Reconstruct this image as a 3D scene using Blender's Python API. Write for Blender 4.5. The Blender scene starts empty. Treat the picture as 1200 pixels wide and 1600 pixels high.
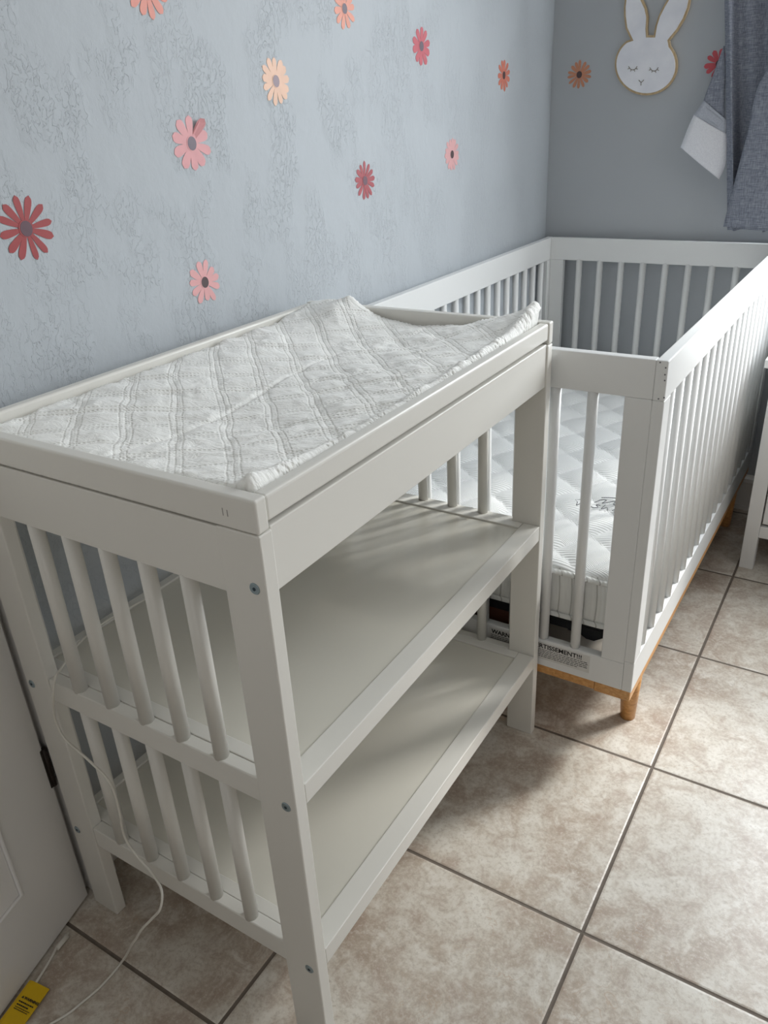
import bpy, bmesh, math, random
from mathutils import Vector, Matrix
PI = math.pi
R = math.radians
SC = bpy.context.scene

# ------------------------------------------------------------------ camera
CAM = Vector((1.1339, -0.5364, 1.3208))
F_PX = 1234.0
cam_d = bpy.data.cameras.new('camera')
cam = bpy.data.objects.new('camera', cam_d)
SC.collection.objects.link(cam)
cam.matrix_world = Matrix.Translation(CAM) @ (Matrix.Rotation(R(34.0019), 4, 'Z') @ Matrix.Rotation(R(63.4516), 4, 'X') @ Matrix.Rotation(R(-3.1321), 4, 'Z'))
cam_d.sensor_fit = 'VERTICAL'
cam_d.sensor_height = 36.0
cam_d.sensor_width = 27.0
cam_d.lens = F_PX * 36.0 / 1600.0
cam_d.clip_start = 0.02
SC.camera = cam

# ------------------------------------------------------------------ light, exposure
SC.view_settings.view_transform = 'Standard'
SC.view_settings.look = 'None'
SC.view_settings.gamma = 1.0
SC.view_settings.use_curve_mapping = False
SC.view_settings.exposure = 0.04

world = bpy.data.worlds.new('world')
SC.world = world
world.use_nodes = True
wbg = world.node_tree.nodes['Background']
wbg.inputs[0].default_value = (0.75, 0.87, 1.0, 1)
wbg.inputs[1].default_value = 1.0


def area(name, loc, target, sx, sy, power, col):
    d = bpy.data.lights.new(name, 'AREA')
    d.shape = 'RECTANGLE'
    d.size = sx
    d.size_y = sy
    d.energy = power
    d.color = col
    o = bpy.data.objects.new(name, d)
    SC.collection.objects.link(o)
    o.location = loc
    o.rotation_euler = (Vector(target) - Vector(loc)).to_track_quat('-Z', 'Y').to_euler()
    return o


YB = 2.275      # back wall
XR = 2.55       # right wall
YN = -1.55      # wall behind the camera
ZC = 2.45
WX0, WX1, WZ0, WZ1 = 0.80, 1.95, 0.98, 2.12      # window in the back wall
area('window_daylight', ((WX0 + WX1) / 2, YB + 0.10, (WZ0 + WZ1) / 2), ((WX0 + WX1) / 2 - 0.25, YB - 1.0, 0.75), WX1 - WX0, WZ1 - WZ0, 64.0, (0.93, 0.97, 1.0))
area('right_fill', (XR - 0.03, 0.45, 1.50), (0.0, 0.3, 0.85), 1.0, 1.2, 7.0, (0.95, 0.97, 1.0))  # added fill lamp at the closed right wall, lifts the table front
area('rear_fill', (1.25, YN + 0.03, 1.30), (0.8, 1.0, 0.8), 1.3, 1.7, 6.5, (1.0, 0.96, 0.93))  # added fill lamp behind the camera, brightens faces turned towards the viewer
sun_d = bpy.data.lights.new('sun', 'SUN')
sun_d.energy = 2.8
sun_d.angle = R(10)
sun_d.color = (1.0, 0.97, 0.92)
sun = bpy.data.objects.new('sun', sun_d)
SC.collection.objects.link(sun)
sun.rotation_euler = Vector((-0.62, -0.95, -0.85)).to_track_quat('-Z', 'Y').to_euler()


# ------------------------------------------------------------------ materials
def srgb(r, g, b):
    f = lambda c: (c / 12.92) if c <= 0.04045 else ((c + 0.055) / 1.055) ** 2.4
    return (f(r / 255.0), f(g / 255.0), f(b / 255.0), 1.0)


class NT:
    """small node tree writer"""
    def __init__(self, name, rough=0.5):
        self.m = bpy.data.materials.new(name)
        self.m.use_nodes = True
        self.t = self.m.node_tree
        self.b = self.t.nodes['Principled BSDF']
        self.b.inputs['Roughness'].default_value = rough

    def n(self, typ, **kw):
        nd = self.t.nodes.new(typ)
        for k, v in kw.items():
            setattr(nd, k, v)
        return nd

    def link(self, a, b):
        self.t.links.new(a, b)

    def val(self, sock, v):
        if hasattr(v, 'is_output'):
            self.link(v, sock)
        else:
            sock.default_value = v

    def math(self, op, a, b=0.0, c=None, clamp=False):
        nd = self.n('ShaderNodeMath', operation=op)
        nd.use_clamp = clamp
        self.val(nd.inputs[0], a)
        self.val(nd.inputs[1], b)
        if c is not None:
            self.val(nd.inputs[2], c)
        return nd.outputs[0]

    def coord(self, which='Object'):
        return self.n('ShaderNodeTexCoord').outputs[which]

    def sep(self, v):
        nd = self.n('ShaderNodeSeparateXYZ')
        self.link(v, nd.inputs[0])
        return nd.outputs

    def mapping(self, v, scale=(1, 1, 1), rot=(0, 0, 0), loc=(0, 0, 0)):
        nd = self.n('ShaderNodeMapping')
        self.link(v, nd.inputs['Vector'])
        nd.inputs['Scale'].default_value = scale
        nd.inputs['Rotation'].default_value = rot
        nd.inputs['Location'].default_value = loc
        return nd.outputs[0]

    def noise(self, v, scale, detail=4, rough=0.5, dist=0.0, out=0):
        nd = self.n('ShaderNodeTexNoise')
        self.link(v, nd.inputs['Vector'])
        nd.inputs['Scale'].default_value = scale
        nd.inputs['Detail'].default_value = detail
        nd.inputs['Roughness'].default_value = rough
        nd.inputs['Distortion'].default_value = dist
        return nd.outputs[out]

    def ramp(self, f, stops, interp='LINEAR'):
        nd = self.n('ShaderNodeValToRGB')
        nd.color_ramp.interpolation = interp
        self.link(f, nd.inputs[0])
        e = nd.color_ramp.elements
        while len(e) < len(stops):
            e.new(0.5)
        for i, (p, c) in enumerate(stops):
            e[i].position = p
            e[i].color = c if len(c) == 4 else (*c, 1)
        return nd.outputs[0]

    def mix(self, f, a, b, blend='MIX'):
        nd = self.n('ShaderNodeMix', data_type='RGBA', blend_type=blend)
        self.val(nd.inputs[0], f)
        self.val(nd.inputs[6], a)
        self.val(nd.inputs[7], b)
        return nd.outputs[2]

    def bump(self, h, strength, dist, prev=None):
        nd = self.n('ShaderNodeBump')
        self.link(h, nd.inputs['Height'])
        nd.inputs['Strength'].default_value = strength
        nd.inputs['Distance'].default_value = dist
        if prev is not None:
            self.link(prev, nd.inputs['Normal'])
        return nd.outputs[0]

    def color(self, c):
        self.val(self.b.inputs['Base Color'], c)

    def normal(self, n):
        self.link(n, self.b.inputs['Normal'])


def g(v):
    return (v, v, v, 1)


def paint(name, col, rough=0.38, wear=0.03):
    t = NT(name, rough)
    c = t.coord()
    nz = t.noise(c, 9, 3)
    t.color(t.mix(t.math('MULTIPLY', nz, wear * 4), col, tuple(x * 0.86 for x in col[:3]) + (1,)))
    t.normal(t.bump(t.noise(t.mapping(c, (1, 1, 0.2)), 160, 2), 0.08, 0.0006))
    return t.m


M = {}
M['table'] = paint('cream_white_paint', srgb(226, 224, 217), 0.33)
M['shelf'] = paint('cream_shelf_laminate', srgb(220, 217, 206), 0.24)
M['crib'] = paint('white_crib_paint', srgb(229, 230, 229), 0.33)
M['dresser'] = paint('white_dresser_paint', srgb(226, 226, 224), 0.35)
M['trim'] = paint('white_trim_paint', srgb(230, 228, 224), 0.4)
M['ceiling'] = paint('ceiling_paint', srgb(205, 205, 202), 0.9)
M['cable'] = paint('white_cable_plastic', srgb(225, 222, 212), 0.4)
M['back_panel'] = paint('pale_board', srgb(214, 205, 192), 0.6)


def simple(name, col, rough=0.5, metal=0.0, bump=0.0, bscale=300):
    t = NT(name, rough)
    c = t.coord()
    t.color(t.mix(t.noise(c, 40, 3), col, tuple(x * 0.82 for x in col[:3]) + (1,)))
    t.b.inputs['Metallic'].default_value = metal
    if bump:
        t.normal(t.bump(t.noise(c, bscale, 3), bump, 0.001))
    return t.m


M['screw'] = simple('zinc_screw', srgb(165, 182, 190), 0.3, 0.85)
M['socket'] = simple('dark_socket', srgb(40, 60, 70), 0.5)
M['black'] = simple('black_webbing', srgb(17, 18, 22), 0.8, 0, 0.4)
M['brown'] = simple('dark_brown_board', srgb(92, 55, 38), 0.6)
M['chip'] = simple('grey_wear_mark', srgb(105, 105, 110), 0.7)
M['ink'] = simple('black_ink', srgb(40, 38, 38), 0.7)
M['label'] = simple('white_sticker', srgb(222, 221, 217), 0.45)
M['yellow'] = simple('yellow_tag_plastic', srgb(232, 190, 10), 0.4)
M['logo'] = simple('grey_embroidery', srgb(120, 122, 124), 0.9)
M['rust'] = simple('dark_hinge_metal', srgb(52, 44, 38), 0.65, 0.4, 0.8, 120)
M['sign_line'] = simple('grey_drawn_line', srgb(140, 132, 122), 0.7)
M['rod'] = simple('white_rod_metal', srgb(210, 210, 208), 0.35, 0.3)
M['frame'] = paint('window_frame_paint', srgb(225, 226, 226), 0.4)
M['glass'] = None
t = NT('window_glass', 0.0)
t.color((1, 1, 1, 1))
t.b.inputs['Transmission Weight'].default_value = 1.0
t.b.inputs['IOR'].default_value = 1.01
nzg = t.noise(t.coord(), 3)
M['glass'] = t.m

# wood of the crib base
t = NT('honey_wood', 0.42)
c = t.coord()
w = t.noise(t.mapping(c, (30, 3, 60)), 3, 4, 0.6, 0.6)
t.color(t.ramp(w, [(0.25, srgb(176, 122, 66)), (0.5, srgb(206, 152, 92)), (0.75, srgb(222, 172, 112))]))
M['wood'] = t.m
t = NT('tan_plywood', 0.6)
c = t.coord()
t.color(t.ramp(t.noise(t.mapping(c, (20, 20, 4)), 6, 3), [(0.3, srgb(176, 152, 116)), (0.7, srgb(205, 182, 145))]))
M['plywood'] = t.m
t = NT('white_sign_paint', 0.45)
t.color(t.ramp(t.noise(t.coord(), 12, 4), [(0.35, srgb(226, 228, 236)), (0.7, srgb(242, 243, 248))]))
M['sign'] = t.m


# textured plaster walls
def wall_mat(name, col, amount, axis):
    t = NT(name, 0.62)
    c = t.coord()
    # coordinates in the plane of the wall, stretched along the trowel strokes
    rot = (R(14), 0, 0) if axis == 'x' else (0, R(14), 0)
    sc = (1, 1, 0.55)
    v = t.mapping(c, sc, rot)
    warp = t.noise(v, 16, 3, 0.6, 0, 1)
    wn = t.n('ShaderNodeMix', data_type='RGBA', blend_type='LINEAR_LIGHT')
    wn.inputs[0].default_value = 0.018
    t.link(v, wn.inputs[6])
    t.link(warp, wn.inputs[7])
    vv = wn.outputs[2]
    a = t.noise(vv, 108, 3.5, 0.6, 0.3)
    edge = t.ramp(a, [(0.47, g(0)), (0.505, g(1)), (0.53, g(0.80)), (0.60, g(0.9))])
    zone = t.noise(t.mapping(c, (1, 1, 0.6), rot), 9, 2.5, 0.55)
    zone = t.ramp(zone, [(0.45, g(0.03)), (0.56, g(1))])
    h = t.math('MULTIPLY', edge, zone)
    n1 = t.bump(h, 0.40 * amount, 0.0022)
    n2 = t.bump(t.noise(c, 22, 4), 0.18 * amount, 0.006, n1)
    t.normal(n2)
    t.color(t.mix(t.noise(c, 2.5, 2), col, tuple(x * 0.95 for x in col[:3]) + (1,)))
    return t.m


M['wall_left'] = wall_mat('blue_grey_troweled_plaster', srgb(185, 191, 196), 1.5, 'x')
M['wall_back'] = wall_mat('blue_grey_smooth_plaster', srgb(178, 182, 186), 0.16, 'y')
M['wall_far'] = paint('taupe_wall_paint', srgb(158, 154, 150), 0.8)

# floor tiles
TS, TOX, TOY, TR = 0.457, 0.8797, 0.4012, R(0.7743)
t = NT('beige_ceramic_tile', 0.3)
c = t.coord()
v = t.mapping(c, (1, 1, 1), (0, 0, 0), (-TOX, -TOY, 0))
x, y, z = t.sep(v)
cr, sr = math.cos(TR), math.sin(TR)
tx = t.math('DIVIDE', t.math('ADD', t.math('MULTIPLY', x, cr), t.math('MULTIPLY', y, sr)), TS)
ty = t.math('DIVIDE', t.math('SUBTRACT', t.math('MULTIPLY', y, cr), t.math('MULTIPLY', x, sr)), TS)
dx = t.math('ABSOLUTE', t.math('SUBTRACT', t.math('FRACT', t.math('ADD', tx, 0.5)), 0.5))
dy = t.math('ABSOLUTE', t.math('SUBTRACT', t.math('FRACT', t.math('ADD', ty, 0.5)), 0.5))
dmin = t.math('MINIMUM', dx, dy)
hw = 0.0034 / TS
grout = t.math('LESS_THAN', dmin, hw)
ids = t.n('ShaderNodeCombineXYZ')
t.link(t.math('FLOOR', tx), ids.inputs[0])
t.link(t.math('FLOOR', ty), ids.inputs[1])
wn = t.n('ShaderNodeTexWhiteNoise', noise_dimensions='3D')
t.link(ids.outputs[0], wn.inputs['Vector'])
va = t.n('ShaderNodeVectorMath', operation='MULTIPLY_ADD')
t.link(wn.outputs['Color'], va.inputs[0])
va.inputs[1].default_value = (9, 9, 9)
t.link(c, va.inputs[2])
vt = va.outputs[0]
big = t.noise(vt, 5.5, 6, 0.62, 0.7)
med = t.noise(vt, 20, 6, 0.7, 0.6)
fin = t.noise(vt, 130, 5, 0.75)
base = t.ramp(big, [(0.34, srgb(172, 156, 140)), (0.46, srgb(190, 178, 163)), (0.55, srgb(203, 195, 182)), (0.68, srgb(216, 211, 200))])
base = t.mix(t.ramp(med, [(0.50, g(0)), (0.64, g(0.6))]), base, srgb(164, 143, 128))
base = t.mix(t.ramp(med, [(0.34, g(0.85)), (0.50, g(0))]), base, srgb(222, 217, 207))
base = t.mix(t.ramp(fin, [(0.50, g(0)), (0.64, g(0.45))]), base, srgb(160, 147, 134))
base = t.mix(t.ramp(fin, [(0.36, g(0.5)), (0.48, g(0))]), base, srgb(215, 210, 202))
vein = t.noise(vt, 7, 4, 0.5, 2.2)
veinm = t.math('LESS_THAN', t.math('ABSOLUTE', t.math('SUBTRACT', vein, 0.5)), 0.0035)
veinm = t.math('MULTIPLY', veinm, t.ramp(t.noise(vt, 6, 2), [(0.5, g(0)), (0.6, g(0.55))]))
base = t.mix(veinm, base, srgb(186, 164, 142))
gcol = t.mix(t.noise(c, 60, 3), srgb(92, 82, 73), srgb(120, 110, 100))
t.color(t.mix(grout, base, gcol))
t.link(t.math('ADD', t.math('MULTIPLY', grout, 0.5), t.math('MULTIPLY_ADD', fin, 0.18, 0.24)), t.b.inputs['Roughness'])
edgeh = t.math('SMOOTH_MIN', t.math('DIVIDE', dmin, hw * 1.9), 1.0, 0.2)
n1 = t.bump(edgeh, 0.7, 0.0022)
n2 = t.bump(t.noise(vt, 55, 5, 0.7), 0.22, 0.0016, n1)
t.normal(n2)
M['floor'] = t.m

# changing pad cover: white cotton, triple stitching in a diamond grid
t = NT('white_quilted_cotton', 0.75)
t.b.inputs['Sheen Weight'].default_value = 0.2
c = t.coord()
x, y, z = t.sep(c)
hs = None
for s in (1, -1):
    u = t.math('MULTIPLY', t.math('ADD', x, t.math('MULTIPLY', y, s)), 0.7071)
    w_ = t.math('MULTIPLY', t.math('SUBTRACT', x, t.math('MULTIPLY', y, s)), 0.7071)
    u = t.math('ADD', u, t.math('MULTIPLY', t.math('SUBTRACT', t.noise(c, 8, 2), 0.5), 0.026))
    f = t.math('MULTIPLY', t.math('SUBTRACT', t.math('FRACT', t.math('DIVIDE', u, 0.068)), 0.5), 0.068)
    ln = None
    for off in (-0.0085, 0.0, 0.0085):
        d = t.math('ABSOLUTE', t.math('SUBTRACT', f, off))
        q = t.math('SUBTRACT', 1.0, t.math('DIVIDE', d, 0.0022), clamp=True)
        ln = q if ln is None else t.math('MAXIMUM', ln, q)
    dash = t.math('MULTIPLY_ADD', t.math('SINE', t.math('MULTIPLY', w_, 2 * PI / 0.0062)), 0.42, 0.58)
    ln = t.math('MULTIPLY', ln, dash)
    hs = ln if hs is None else t.math('MAXIMUM', hs, ln)
puck = t.noise(t.mapping(c, (1.0, 2.1, 1.0), (0, 0, R(35))), 34, 4, 0.6, 1.2)
puck2 = t.noise(t.mapping(c, (2.2, 1.0, 1.0), (0, 0, R(-20))), 60, 3, 0.55, 0.8)
h = t.math('SUBTRACT', t.math('ADD', t.math('MULTIPLY', puck, 1.1), t.math('MULTIPLY', puck2, 0.5)), t.math('MULTIPLY', hs, 0.6))
t.normal(t.bump(h, 0.6, 0.0034))
t.color(t.mix(t.math('MULTIPLY', hs, 0.26), srgb(247, 247, 243), srgb(176, 168, 152)))
M['pad'] = t.m

# crib mattress: ribbed knit
t = NT('white_ribbed_knit', 0.8)
c = t.coord()
x, y, z = t.sep(c)
tri = t.math('PINGPONG', t.math('ADD', x, y), 0.115)
ph = t.math('ADD', t.math('ADD', y, t.math('MULTIPLY', x, 0.25)), t.math('MULTIPLY', tri, 0.3))
rib = t.math('SINE', t.math('MULTIPLY', ph, 2 * PI / 0.0058))
t.normal(t.bump(t.math('ADD', rib, t.math('MULTIPLY', t.noise(c, 400, 2), 0.7)), 0.55, 0.0011))
t.color(t.mix(t.math('MULTIPLY_ADD', rib, 0.35, 0.4), srgb(240, 241, 240), srgb(216, 218, 217)))
M['mattress'] = t.m
t = NT('white_mattress_side', 0.85)
c = t.coord()
x, y, z = t.sep(c)
rib = t.math('SINE', t.math('MULTIPLY', t.math('ADD', x, y), 2 * PI / 0.011))
ch_ = t.math('GREATER_THAN', t.math('SINE', t.math('MULTIPLY', t.math('ADD', x, y), 2 * PI / 0.028)), 0.93)
t.normal(t.bump(rib, 0.5, 0.001))
t.color(t.mix(ch_, srgb(228, 229, 226), srgb(188, 188, 184)))
M['mattress_side'] = t.m

# curtain: grey chambray weave
t = NT('grey_linen_weave', 0.9)
c = t.coord()
wa = t.noise(t.mapping(c, (1, 1, 0.05)), 900, 2, 0.6)
wb = t.noise(t.mapping(c, (0.05, 0.05, 1)), 900, 2, 0.6)
f = t.math('MULTIPLY_ADD', t.math('ADD', wa, wb), 0.5, 0.0)
t.color(t.ramp(f, [(0.38, srgb(104, 108, 122)), (0.5, srgb(132, 137, 150)), (0.62, srgb(166, 171, 182))]))
t.normal(t.bump(f, 0.4, 0.001))
M['curtain'] = t.m
t = NT('white_lining_cloth', 0.85)
t.color(t.ramp(t.noise(t.coord(), 300, 2), [(0.3, srgb(226, 227, 233)), (0.7, srgb(238, 239, 244))]))
M['lining'] = t.m
t = NT('pale_grey_lining_band', 0.85)
t.color(t.ramp(t.noise(t.coord(), 300, 2), [(0.3, srgb(168, 173, 184)), (0.7, srgb(188, 192, 202))]))
M['lining_band'] = t.m


# ------------------------------------------------------------------ mesh helpers
def link(name, me, mat=None, parent=None, smooth=False):
    o = bpy.data.objects.new(name, me)
    SC.collection.objects.link(o)
    if mat is not None:
        for mm in (mat if isinstance(mat, (list, tuple)) else [mat]):
            me.materials.append(mm)
    if parent is not None:
        o.parent = parent
    if smooth:
        for p in me.polygons:
            p.use_smooth = True
    return o


def finish(name, bm, mat, parent=None, smooth=False):
    bmesh.ops.recalc_face_normals(bm, faces=bm.faces)
    me = bpy.data.meshes.new(name)
    bm.to_mesh(me)
    bm.free()
    return link(name, me, mat, parent, smooth)


def add_box(bm, x0, x1, y0, y1, z0, z1, bev=0.0, seg=2):
    b2 = bmesh.new()
    bmesh.ops.create_cube(b2, size=1.0)
    for v in b2.verts:
        v.co = Vector((x0 + (v.co.x + 0.5) * (x1 - x0), y0 + (v.co.y + 0.5) * (y1 - y0), z0 + (v.co.z + 0.5) * (z1 - z0)))
    if bev > 0:
        bmesh.ops.bevel(b2, geom=list(b2.edges), offset=bev, segments=seg, profile=0.5, affect='EDGES')
    me = bpy.data.meshes.new('tmp')
    b2.to_mesh(me)
    b2.free()
    bm.from_mesh(me)
    bpy.data.meshes.remove(me)


def box(name, mat, parent, x0, x1, y0, y1, z0, z1, bev=0.0015, seg=2):
    bm = bmesh.new()
    add_box(bm, x0, x1, y0, y1, z0, z1, bev, seg)
    return finish(name, bm, mat, parent)


def add_rod(bm, p0, p1, r0, r1=None, n=20):
    r1 = r0 if r1 is None else r1
    p0, p1 = Vector(p0), Vector(p1)
    d = (p1 - p0).normalized()
    a = d.orthogonal().normalized()
    b = d.cross(a)
    rings = []
    for p, r in ((p0, r0), (p1, r1)):
        rings.append([bm.verts.new(p + a * (r * math.cos(2 * PI * k / n)) + b * (r * math.sin(2 * PI * k / n))) for k in range(n)])
    for k in range(n):
        f = bm.faces.new((rings[0][k], rings[0][(k + 1) % n], rings[1][(k + 1) % n], rings[1][k]))
        f.smooth = True
    bm.faces.new(rings[0][::-1])
    bm.faces.new(rings[1])


def rod(name, mat, parent, p0, p1, r0, r1=None, n=20):
    bm = bmesh.new()
    add_rod(bm, p0, p1, r0, r1, n)
    return finish(name, bm, mat, parent)


def catmull(pts, sub=8):
    pts = [Vector(p) for p in pts]
    out = []
    for i in range(len(pts) - 1):
        p0 = pts[max(i - 1, 0)]
        p1, p2 = pts[i], pts[i + 1]
        p3 = pts[min(i + 2, len(pts) - 1)]
        for k in range(sub):
            s = k / sub
            out.append(0.5 * ((2 * p1) + (p2 - p0) * s + (2 * p0 - 5 * p1 + 4 * p2 - p3) * s * s + (3 * p1 - p0 - 3 * p2 + p3) * s ** 3))
    out.append(pts[-1])
    return out


def add_tube(bm, pts, r, n=8):
    up = Vector((0, 0, 1))
    rings = []
    prev = None
    for i, p in enumerate(pts):
        d = (pts[min(i + 1, len(pts) - 1)] - pts[max(i - 1, 0)]).normalized()
        if prev is None:
            a = d.orthogonal().normalized()
        else:
            a = (prev - d * prev.dot(d)).normalized()
        prev = a
        b = d.cross(a)
        rings.append([bm.verts.new(p + a * (r * math.cos(2 * PI * k / n)) + b * (r * math.sin(2 * PI * k / n))) for k in range(n)])
    for q in range(len(rings) - 1):
        for k in range(n):
            f = bm.faces.new((rings[q][k], rings[q][(k + 1) % n], rings[q + 1][(k + 1) % n], rings[q + 1][k]))
            f.smooth = True
    bm.faces.new(rings[0][::-1])
    bm.faces.new(rings[-1])


def add_prism(bm, pts, depth):
    """polygon (list of 3D points) pushed along the vector depth"""
    depth = Vector(depth)
    a = [bm.verts.new(Vector(p)) for p in pts]
    b = [bm.verts.new(Vector(p) + depth) for p in pts]
    n = len(pts)
    bm.faces.new(a)
    bm.faces.new(b[::-1])
    for i in range(n):
        bm.faces.new((a[i], b[i], b[(i + 1) % n], a[(i + 1) % n]))


def empty(name, loc, rz, label, cat, group=None):
    o = bpy.data.objects.new(name, None)
    SC.collection.objects.link(o)
    o.empty_display_size = 0.1
    o.location = loc
    o.rotation_euler = (0, 0, rz)
    return tag(o, label, cat, group)


def tag(o, label, cat, group=None):
    o['label'] = label
    o['category'] = cat
    if group:
        o['group'] = group
    return o


def struct(o, label=None, cat=None):
    o['kind'] = 'structure'
    if label:
        o['label'] = label
    if cat:
        o['category'] = cat
    return o


def text_mesh(name, body, size, mat, parent, mw, bold=0.0, extrude=0.0002, spacing=1.0):
    cu = bpy.data.curves.new('tmp_text', 'FONT')
    cu.body = body
    cu.size = size
    cu.offset = bold
    cu.extrude = extrude
    cu.space_character = spacing
    to = bpy.data.objects.new('tmp_text', cu)
    SC.collection.objects.link(to)
    dg = bpy.context.evaluated_depsgraph_get()
    me = bpy.data.meshes.new_from_object(to.evaluated_get(dg))
    bpy.data.objects.remove(to)
    bpy.data.curves.remove(cu)
    me.materials.clear()
    o = link(name, me, mat, parent)
    o.matrix_local = mw
    return o


# ------------------------------------------------------------------ room shell
def shell(name, mat, b, label, cat):
    bm = bmesh.new()
    add_box(bm, *b)
    return struct(finish(name, bm, mat), label, cat)


shell('floor', M['floor'], (-0.1, XR + 0.1, YN - 0.1, YB + 0.1, -0.06, 0.0), 'beige marbled ceramic tile floor with dark grout lines', 'floor')
shell('wall_left', M['wall_left'], (-0.1, 0.0, YN - 0.1, YB + 0.1, 0.0, ZC), 'blue grey troweled plaster wall behind changing table', 'wall')
bm = bmesh.new()
add_box(bm, 0.0, WX0, YB, YB + 0.12, 0, ZC)
add_box(bm, WX1, XR, YB, YB + 0.12, 0, ZC)
add_box(bm, WX0, WX1, YB, YB + 0.12, 0, WZ0)
add_box(bm, WX0, WX1, YB, YB + 0.12, WZ1, ZC)
struct(finish('wall_back', bm, M['wall_back']), 'smooth blue grey wall behind the crib head', 'wall')
shell('wall_right', M['wall_far'], (XR, XR + 0.1, YN - 0.1, YB + 0.1, 0, ZC), 'grey wall opposite the changing table', 'wall')
shell('wall_near', M['wall_far'], (0.0, XR, YN - 0.1, YN, 0, ZC), 'grey wall behind the viewer', 'wall')
shell('ceiling', M['ceiling'], (-0.1, XR + 0.1, YN - 0.1, YB + 0.1, ZC, ZC + 0.06), 'plain white ceiling', 'ceiling')

# window
wf = bmesh.new()
fw = 0.045
add_box(wf, WX0, WX1, YB + 0.02, YB + 0.07, WZ0, WZ0 + fw, 0.002)
add_box(wf, WX0, WX1, YB + 0.02, YB + 0.07, WZ1 - fw, WZ1, 0.002)
add_box(wf, WX0, WX0 + fw, YB + 0.02, YB + 0.07, WZ0 + fw, WZ1 - fw, 0.002)
add_box(wf, WX1 - fw, WX1, YB + 0.02, YB + 0.07, WZ0 + fw, WZ1 - fw, 0.002)
add_box(wf, (WX0 + WX1) / 2 - 0.02, (WX0 + WX1) / 2 + 0.02, YB + 0.02, YB + 0.07, WZ0 + fw, WZ1 - fw, 0.002)
win = struct(finish('window_1', wf, M['frame']), 'white framed window in the back wall', 'window')
box('window_sill', M['frame'], win, WX0 - 0.03, WX1 + 0.03, YB - 0.03, YB + 0.02, WZ0 - 0.02, WZ0, 0.003)


def baseboard(name, pts_along, wall):
    """stepped profile: wall 'left' runs along y, wall 'back' runs along x"""
    bm = bmesh.new()
    a0, a1 = pts_along
    prof = [(0, 0), (0.016, 0), (0.016, 0.012), (0.011, 0.016), (0.011, 0.100), (0.016, 0.106), (0.014, 0.118), (0.006, 0.124), (0.004, 0.130), (0, 0.130)]
    if wall == 'left':
        pts = [(p, a0, q) for p, q in prof]
        add_prism(bm, pts, (0, a1 - a0, 0))
    else:
        pts = [(a0, YB - p, q) for p, q in prof]
        add_prism(bm, pts, (a1 - a0, 0, 0))
    o = struct(finish(name, bm, M['trim']))
    return o


o = baseboard('baseboard_left', (0.065, YB), 'left')
o['label'] = 'white baseboard along the left wall'
o['category'] = 'baseboard'
o = baseboard('baseboard_back', (0.016, XR), 'back')
o['label'] = 'white moulded baseboard along the back wall'
o['category'] = 'baseboard'

# door folded back near the left wall, with its jamb
door_a = math.atan2(0.104 - 0.039, 0.242 - 0.006)     # away from the wall towards the viewer
bm = bmesh.new()
add_box(bm, 0.0, 0.042, 0.004, 0.060, 0.0, 2.06, 0.003)
add_box(bm, 0.0, 0.018, 0.0, 0.012, 0.0, 2.06, 0.002)
struct(finish('trim_1', bm, M['trim']), 'narrow door jamb beside the changing table leg', 'door trim')
dbm = bmesh.new()
DW = 0.72
# local: x = across (0 is the room face, minus = back), y from hinge 0 to -DW
add_box(dbm, -0.035, 0.0, -DW, 0.0, 0.006, 2.02, 0.002)
door = finish('door_1', dbm, M['trim'])
door.location = (0.040, -0.008, 0)
door.rotation_euler = (0, 0, door_a)
struct(door, 'white moulded door folded back against the left wall', 'door')
# raised moulding with an arched top and a lower panel
for (z0, z1, arch) in ((0.17, 0.86, 0.10), (1.04, 1.80, 0.10)):
    pts = []
    y0, y1 = -DW + 0.13, -0.13
    N = 16
    outer = []
    for k in range(N + 1):
        s = k / N
        outer.append((y0 + (y1 - y0) * s, z1 + arch * (math.sin(PI * s) ** 1.6) - 0.02))
    outline = [(y0, z0), (y1, z0)] + outer[::-1]
    pl = [Vector((0.002, p, q)) for p, q in outline]
    pl.append(pl[0])
    mb = bmesh.new()
    add_tube(mb, pl, 0.0045, 8)
    inner = [Vector((-0.001, y0 + (p - y0) * 0.86 + (y1 - y0) * 0.07, z0 + (q - z0) * 0.9 + (z1 - z0) * 0.05)) for p, q in outline]
    add_prism(mb, inner, (0.0028, 0, 0))
    finish('door_panel', mb, M['trim'], door)
hb = bmesh.new()
add_box(hb, -0.033, 0.0015, -0.006, 0.0015, 0.29, 0.375, 0.0008)
for zz in (0.305, 0.33, 0.355):
    add_rod(hb, (-0.004, 0.001, zz), (-0.004, 0.007, zz), 0.004, None, 10)
add_rod(hb, (0.0, 0.003, 0.29), (0.0, 0.003, 0.375), 0.005, None, 12)
h_ = finish('door_hinge', hb, M['rust'], door)
h_['label'] = 'dark worn metal hinge'

# ------------------------------------------------------------------ changing table
TA = R(0.7761)
TX1 = 0.0584 + 0.5528
D_, W_, H_ = 0.5528, 0.8453, 0.9722
torg = Vector((TX1 - D_ * math.cos(TA), -D_ * math.sin(TA), 0))
table = empty('changing_table', torg, TA, 'cream white wooden changing table with two shelves and slatted ends', 'changing table')
mt = M['table']
LW, LT, LZ = 0.062, 0.022, 0.9305


def screw(parent, x, y, z, sgn, r=0.0075, nm='screw'):
    bm = bmesh.new()
    add_rod(bm, (x, y, z), (x, y + sgn * 0.0012, z), r, r * 0.86, 20)
    s = finish(nm, bm, M['screw'], parent)
    s['label'] = 'round zinc screw head'
    bm = bmesh.new()
    add_rod(bm, (x, y + sgn * 0.0010, z), (x, y + sgn * 0.0016, z), r * 0.32, None, 6)
    finish('screw_socket', bm, M['socket'], s)


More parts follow.
